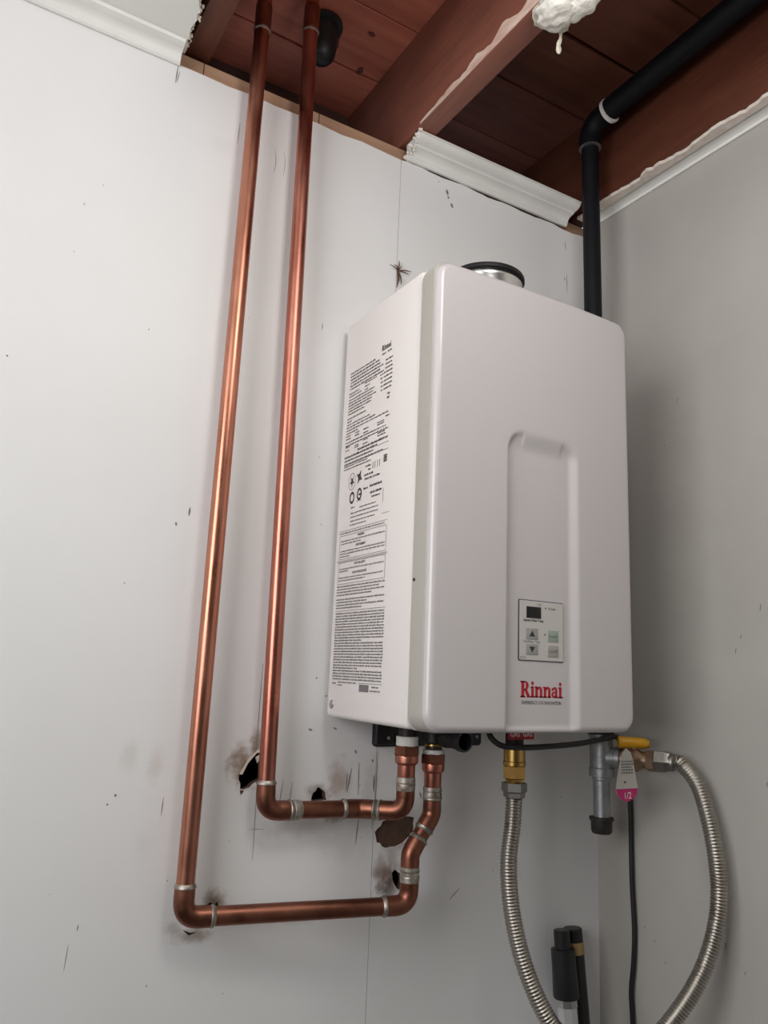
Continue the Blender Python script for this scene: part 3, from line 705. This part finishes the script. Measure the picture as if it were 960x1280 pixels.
lab.add([side(.108, z-.010), side(.134, z-.010), side(.134, z-.0005), side(.108, z-.0005)], [(0, 1, 2, 3)])
words(z-.004, .142, .160, .0024); words(z-.009, .138, .164, .0024)
part('label_paragraphs', lab, 'ink_soft', heater, smooth=0, kind='stuff')
part('casing_screw', MB().lathe((.0005, -.0300, .0190), (-1, 0, 0), [(0, .0062), (.0012, .0062), (.0022, .0050), (.0026, .0030)], 20), 'steel', heater)
part('casing_screw', MB().lathe((.0005-.003, -.2400, .1815), (-1, 0, 0), [(0, .0021), (.0006, .0021), (.0010, .0014)], 14), 'iron_cap', heater)
# flue collar on top
fc = part('flue_collar', MB().lathe((.186, -.130, HH-.004), (0, 0, 1), [(0, .068), (.006, .068), (.008, .0590), (.070, .0590), (.0715, .0600), (.0755, .0600), (.077, .0545), (.084, .0545)], 48), 'bright', heater)
part('flue_gasket', MB().lathe((.186, -.130, HH+.064), (0, 0, 1), [(.0125, .0545), (.0130, .0610), (.0140, .0630), (.0185, .0630), (.0205, .0620), (.021, .050), (.015, .049)], 48, cap=False), 'rubber', fc)
# wall bracket and connections under the casing
bk = part('mounting_bracket', MB().loops([[(x, y, z) for x, z in rrect(.0865, .2905, -.0435, .01, .006, 4)] for y in (-.0005, -.004)]), 'char', heater)
part('bracket_arm', MB().box((.0870, -.013, -.040), (.1180, -.003, .008), .002), 'black_pl', bk)
for x, r in ((.108, .0028), (.268, .0032), (.281, .0024)): part('bracket_screw', MB().lathe((x, -.004 if x > .2 else -.013, -.030), (0, -1, 0), [(0, r), (.0012, r), (.002, r*.6)], 14), 'steel', bk)
part('water_outlet', MB().lathe((.0985, -.080, .004), (0, 0, -1), [(0, .0145), (.012, .0145), (.0135, .0130), (.026, .0130)], 24), 'iron_cap', heater)
part('water_inlet', MB().lathe((.1445, -.080, .004), (0, 0, -1), [(0, .0150), (.034, .0150), (.036, .0125), (.043, .0125)], 24), 'iron_cap', heater)
part('inlet_ring', MB().lathe((.1445, -.080, -.0315), (0, 0, -1), [(0, .0125), (.001, .0138), (.0035, .0138), (.005, .012)], 24), 'brass', heater)
dv = V((.0060, -.070, -.003)).normalized()
part('drain_port', MB().lathe((.1490, -.086, -.0210), dv, [(0, .0125), (.012, .0128), (.014, .0142), (.022, .0142), (.024, .0130), (.046, .0130), (.0475, .0150), (.056, .0152), (.0575, .0148), (.0577, .0118), (.030, .0112), (.0295, .001)], 28, cap=False), 'black_pl', heater, label='black open-ended drain port')
part('gas_inlet', MB().lathe((.2628, -.120, .004), (0, 0, -1), [(0, .0135), (.040, .0135), (.042, .0120)], 24), 'iron_cap', heater)
gs = part('gas_sticker', MB().box((.2365, -.1372, -.0220), (.2860, -.1366, -.0020), .0002), 'red', heater, label='red sticker lettered in white')
part('sticker_lettering', text_mesh('GAS  GAS', .0105, lambda u, v: (.2610+u, -.1376, -.0178+v), .0002, 'CENTER', .95), 'white', gs, smooth=0)

# ------------------------------------------------------------------ gas supply: black iron pipe, tee, drip leg, shut-off valve
gp = thing('gas_supply_pipe', (.463, -.10, -.172), 'black iron gas pipe in the corner ending in capped drip leg and yellow-handled valve', 'gas pipe')
RB = .0160
A = V((.4560, -.10, 1.078)); B = V((.4634, -.10, -.020))
part('riser', MB().tube([B+(A-B)*(k/20) for k in range(21)], RB, 20), 'black_iron', gp)
el = [A+V((0, 0, -.012)), A+V((0, 0, .004)), A+V((.0005, -.004, .020)), A+V((.001, -.014, .033)), A+V((.002, -.030, .039)), A+V((.0025, -.044, .0395))]
e_ = part('elbow', MB().tube(catmull(el, 5), .0205, 20), 'black_iron', gp)
part('thread_seal', MB().lathe(A+V((0, 0, -.0145)), (0, 0, 1), [(0, .0165), (.001, .0212), (.0026, .0212), (.0036, .0165)], 24), 'steel', e_)
part('thread_seal', MB().lathe(A+V((.0025, -.0435, .0395)), (0, -1, .07), [(0, .0180), (.0012, .0238), (.0065, .0238), (.008, .0180)], 24), 'glue', e_)
part('horizontal_run', MB().tube([A+V((.002, -.040, .0410)), A+V((.004, -.30, .052)), A+V((.010, -1.3, .070))], .0210, 20), 'black_iron', gp)
tee = part('tee', MB().lathe((.4634, -.10, -.008), (0, 0, -1), [(0, .0150), (.001, .0205), (.012, .0205), (.0135, .0185), (.0620, .0185), (.0635, .0200), (.0760, .0200), (.0775, .0150)], 24), 'galv', gp)
part('black_collar', MB().lathe((.4634, -.10, .006), (0, 0, -1), [(0, .0145), (.001, .0212), (.0245, .0212), (.0255, .0190)], 24), 'iron_cap', gp)
part('drip_nipple', MB().lathe((.4628, -.10, -.083), (0, 0, -1), [(0, .0150), (.006, .0150), (.008, .0134), (.068, .0134)], 20), 'galv', gp)
part('end_cap', MB().lathe((.4618, -.10, -.146), (0, 0, -1), [(0, .0150), (.001, .0195), (.0055, .0195), (.0065, .0170), (.022, .0165), (.0255, .0145), (.0262, .010)], 16), 'iron_cap', gp)
D = V((.0520, -.0900, .0015)).normalized(); O = V((.4634, -.10, -.0545))
part('tee_branch', MB().lathe(O, D, [(0, .015), (.022, .0165), (.0235, .0180), (.031, .0180), (.0315, .0125)], 20), 'galv', gp)
vb = part('valve_body', MB().lathe(O+D*.031, D, [(0, .0130), (.001, .0165), (.009, .0165), (.011, .0145), (.018, .0185), (.026, .0185), (.032, .0140), (.034, .0130)], 20), 'brass_d', gp)
part('valve_stem', MB().lathe(O+D*.053+V((0, 0, .012)), (0, 0, 1), [(0, .0075), (.008, .0070), (.009, .0050), (.020, .0050)], 14), 'brass_d', vb)
Hc = O+D*.053+V((-.0, 0, .0255)); hx = V((.86, -.50, -.02)).normalized(); hn = V((.50, .86, 0))
hp = []
for t, w in ((-.026, .0065), (-.022, .0088), (-.004, .0095), (.008, .0110), (.016, .0105), (.022, .0070), (.024, .003)): hp.append((t, w))
L = []
for t, w in hp:
    c = Hc+hx*t; hz = .0082 if t < .014 else .0082-(t-.014)*.30
    L.append([c+hn*(w*math.cos(a))+V((0, 0, hz*math.sin(a)*1.1)) for a in [k*math.pi/6 for k in range(12)]])
part('handle', MB().loops(L), 'yellow', vb, smooth=50, label='yellow vinyl valve handle')
part('handle_nut', MB().lathe(Hc+V((0, 0, -.009)), (0, 0, 1), [(0, .0050), (.0035, .0055), (.005, .005)], 6), 'brass', vb, smooth=20)
part('outlet_nipple', MB().lathe(O+D*.064, D, [(0, .0128), (.009, .0128)], 20), 'brass_d', gp)

# flexible corrugated connector looping from the valve down and back up to the heater
fx = thing('gas_connector_hose', (.34, -.20, -.46), 'corrugated stainless gas hose looping below the heater to the yellow valve', 'hose')
E0 = O+D*.071
part('hex_adapter', MB().lathe(E0, D, [(0, .0120), (.0012, .0165), (.0120, .0168), (.0135, .0150)], 6, .2), 'brass_d', fx, smooth=20)
part('flare_nut', MB().lathe(E0+D*.0125, D, [(0, .0150), (.0012, .0178), (.0160, .0178), (.0195, .0160), (.0240, .0150)], 6, .5), 'nut', fx, smooth=20)
S0 = E0+D*.034
pts = [S0, S0+D*.012, (.5240, -.212, -.056), (.5230, -.240, -.0850), (.5200, -.262, -.150), (.5190, -.270, -.218), (.5080, -.270, -.270), (.4855, -.265, -.3203), (.4537, -.255, -.3650), (.4150, -.237, -.4080), (.3750, -.215, -.4330), (.3380, -.196, -.4360), (.3070, -.177, -.4130), (.2848, -.160, -.3801), (.2660, -.140, -.3237), (.2563, -.125, -.2595), (.2535, -.120, -.1963), (.2605, -.120, -.1424), (.2630, -.120, -.1060)]
cp_ = resample(catmull(pts, 16), .0011)
rad = [.0108+.0018*(.5+.5*math.sin(k*2*math.pi/4)) for k in range(len(cp_))]
part('corrugated_tube', MB().tube(cp_, rad, 18), 'flex', fx, smooth=80)
part('tube_collar', MB().lathe(E0+D*.034, D, [(0, .0135), (.002, .0140), (.006, .0140), (.008, .0122)], 20), 'nut', fx)
part('flare_nut', MB().lathe((.2630, -.120, -.0835), (0, 0, -1), [(0, .0140), (.0015, .0186), (.0130, .0188), (.0150, .0160), (.0215, .0158), (.0230, .0130)], 6, .70), 'nut', fx, smooth=20)
br = part('brass_adapter', MB().lathe((.2628, -.120, -.0330), (0, 0, -1), [(0, .0125), (.0010, .0160), (.0210, .0160), (.0220, .0168), (.0270, .0168), (.0280, .0160)], 28), 'brass', fx)
part('brass_hex', MB().lathe((.2628, -.120, -.0605), (0, 0, -1), [(0, .0160), (.001, .0182), (.0175, .0182), (.0190, .0150), (.0240, .0135)], 6, .175), 'brass', fx, smooth=20)

# card tag hanging from the valve
tg = thing('paper_tag', (.4445, -.172, -.11), 'small white card tag with pink end hanging from gas valve', 'tag')
to = [(.4445, -.0330), (.4360, -.0400), (.4300, -.0560), (.4240, -.0780), (.4205, -.0930), (.4235, -.1020), (.4320, -.1090), (.4445, -.1120), (.4570, -.1090), (.4655, -.1020), (.4685, -.0930), (.4650, -.0780), (.4605, -.0560), (.4545, -.0400)]
YT = -.1700
part('card', MB().prism(to, lambda x, z: (x, YT, z), lambda x, z: (x, YT+.0008, z)), 'tag', tg, smooth=0)
part('pink_end', MB().prism([p for p in to if p[1] <= -.093], lambda x, z: (x, YT-.0003, z), lambda x, z: (x, YT, z)), 'pink', tg, smooth=0)
part('tag_lettering', text_mesh('1/2', .0135, lambda u, v: (.4450+u, YT-.0006, -.1075+v), .0001), 'white', tg, smooth=0)
tm = MB()
for k in range(5):
    z = -.0540-.0042*k; u = .4330
    while u < .4560: w = random.uniform(.002, .006); tm.add([(u, YT-.0003, z), (u+w, YT-.0003, z), (u+w, YT-.0003, z+.0022), (u, YT-.0003, z+.0022)], [(0, 1, 2, 3)]); u += w+.001
tm.add([(.4375, YT-.0003, -.0850), (.4425, YT-.0003, -.0850), (.4425, YT-.0003, -.0815), (.4375, YT-.0003, -.0815)], [(0, 1, 2, 3)])
part('small_print', tm, 'ink_soft', tg, smooth=0, kind='stuff')

# power cable draped under the heater and down the corner
cb = catmull([(.2130, -.118, .004), (.2050, -.132, -.0130), (.2080, -.142, -.0240), (.2240, -.149, -.0305), (.2783, -.150, -.0318), (.3680, -.143, -.0285), (.4300, -.134, -.0230), (.4680, -.126, -.0200), (.5020, -.103, -.0280), (.5380, -.086, -.0520), (.5490, -.080, -.1000), (.5495, -.0815, -.1600), (.5490, -.0818, -.2535), (.5500, -.0840, -.3300), (.5490, -.0815, -.3800), (.5480, -.0765, -.4235), (.5490, -.0775, -.4800), (.549, -.079, -.7), (.547, -.080, -1.0), (.547, -.080, ZF+.004)], 10)
part('power_cable', MB().tube(cb, .0042, 10), 'rubber', label='thin black power cable under the heater dropping down the right wall', cat='cable', smooth=60)

# two tool handles standing in the corner
def lean(top, base, t): return V(top)+(V(base)-V(top))*t
t1 = thing('tool_handle', (.452, -.13, ZF), 'silver tube handle with stepped black grip leaning in the corner', 'handle')
T1, B1 = V((.4385, -.032, -.3300)), V((.452, -.13, ZF)); d1 = (B1-T1).normalized()
part('grip_tip', MB().lathe(T1, d1, [(0, .0115), (.001, .0128), (.028, .0130)], 20), 'black_pl', t1)
part('grip', MB().lathe(T1+d1*.026, d1, [(0, .0130), (.0015, .0190), (.030, .0192), (.068, .0208), (.0715, .0195)], 24), 'black_pl', t1)
part('ferrule', MB().lathe(T1+d1*.0965, d1, [(0, .0170), (.012, .0172), (.013, .0160)], 8, .3), 'steel', t1, smooth=15)
part('tube', MB().lathe(T1+d1*.1085, d1, [(0, .0162), ((B1-T1).length-.1085, .0162)], 8, .3), 'silver', t1, smooth=15)
t2_ = thing('tool_handle', (.505, -.10, ZF), 'plain black bar handle with small gold label beside the silver tube', 'handle')
T2, B2 = V((.4745, -.020, -.3345)), V((.505, -.100, ZF)); d2 = (B2-T2).normalized()
part('bar', MB().lathe(T2, d2, [(0, .0140), (.002, .0158), (.12, .0165), ((B2-T2).length, .0170)], 12), 'black_pl', t2_, smooth=40)
part('gold_label', MB().lathe(T2+d2*.020, d2, [(0, .0160), (.0003, .0164), (.0175, .0165), (.018, .0160)], 12), 'gold', t2_, smooth=40)
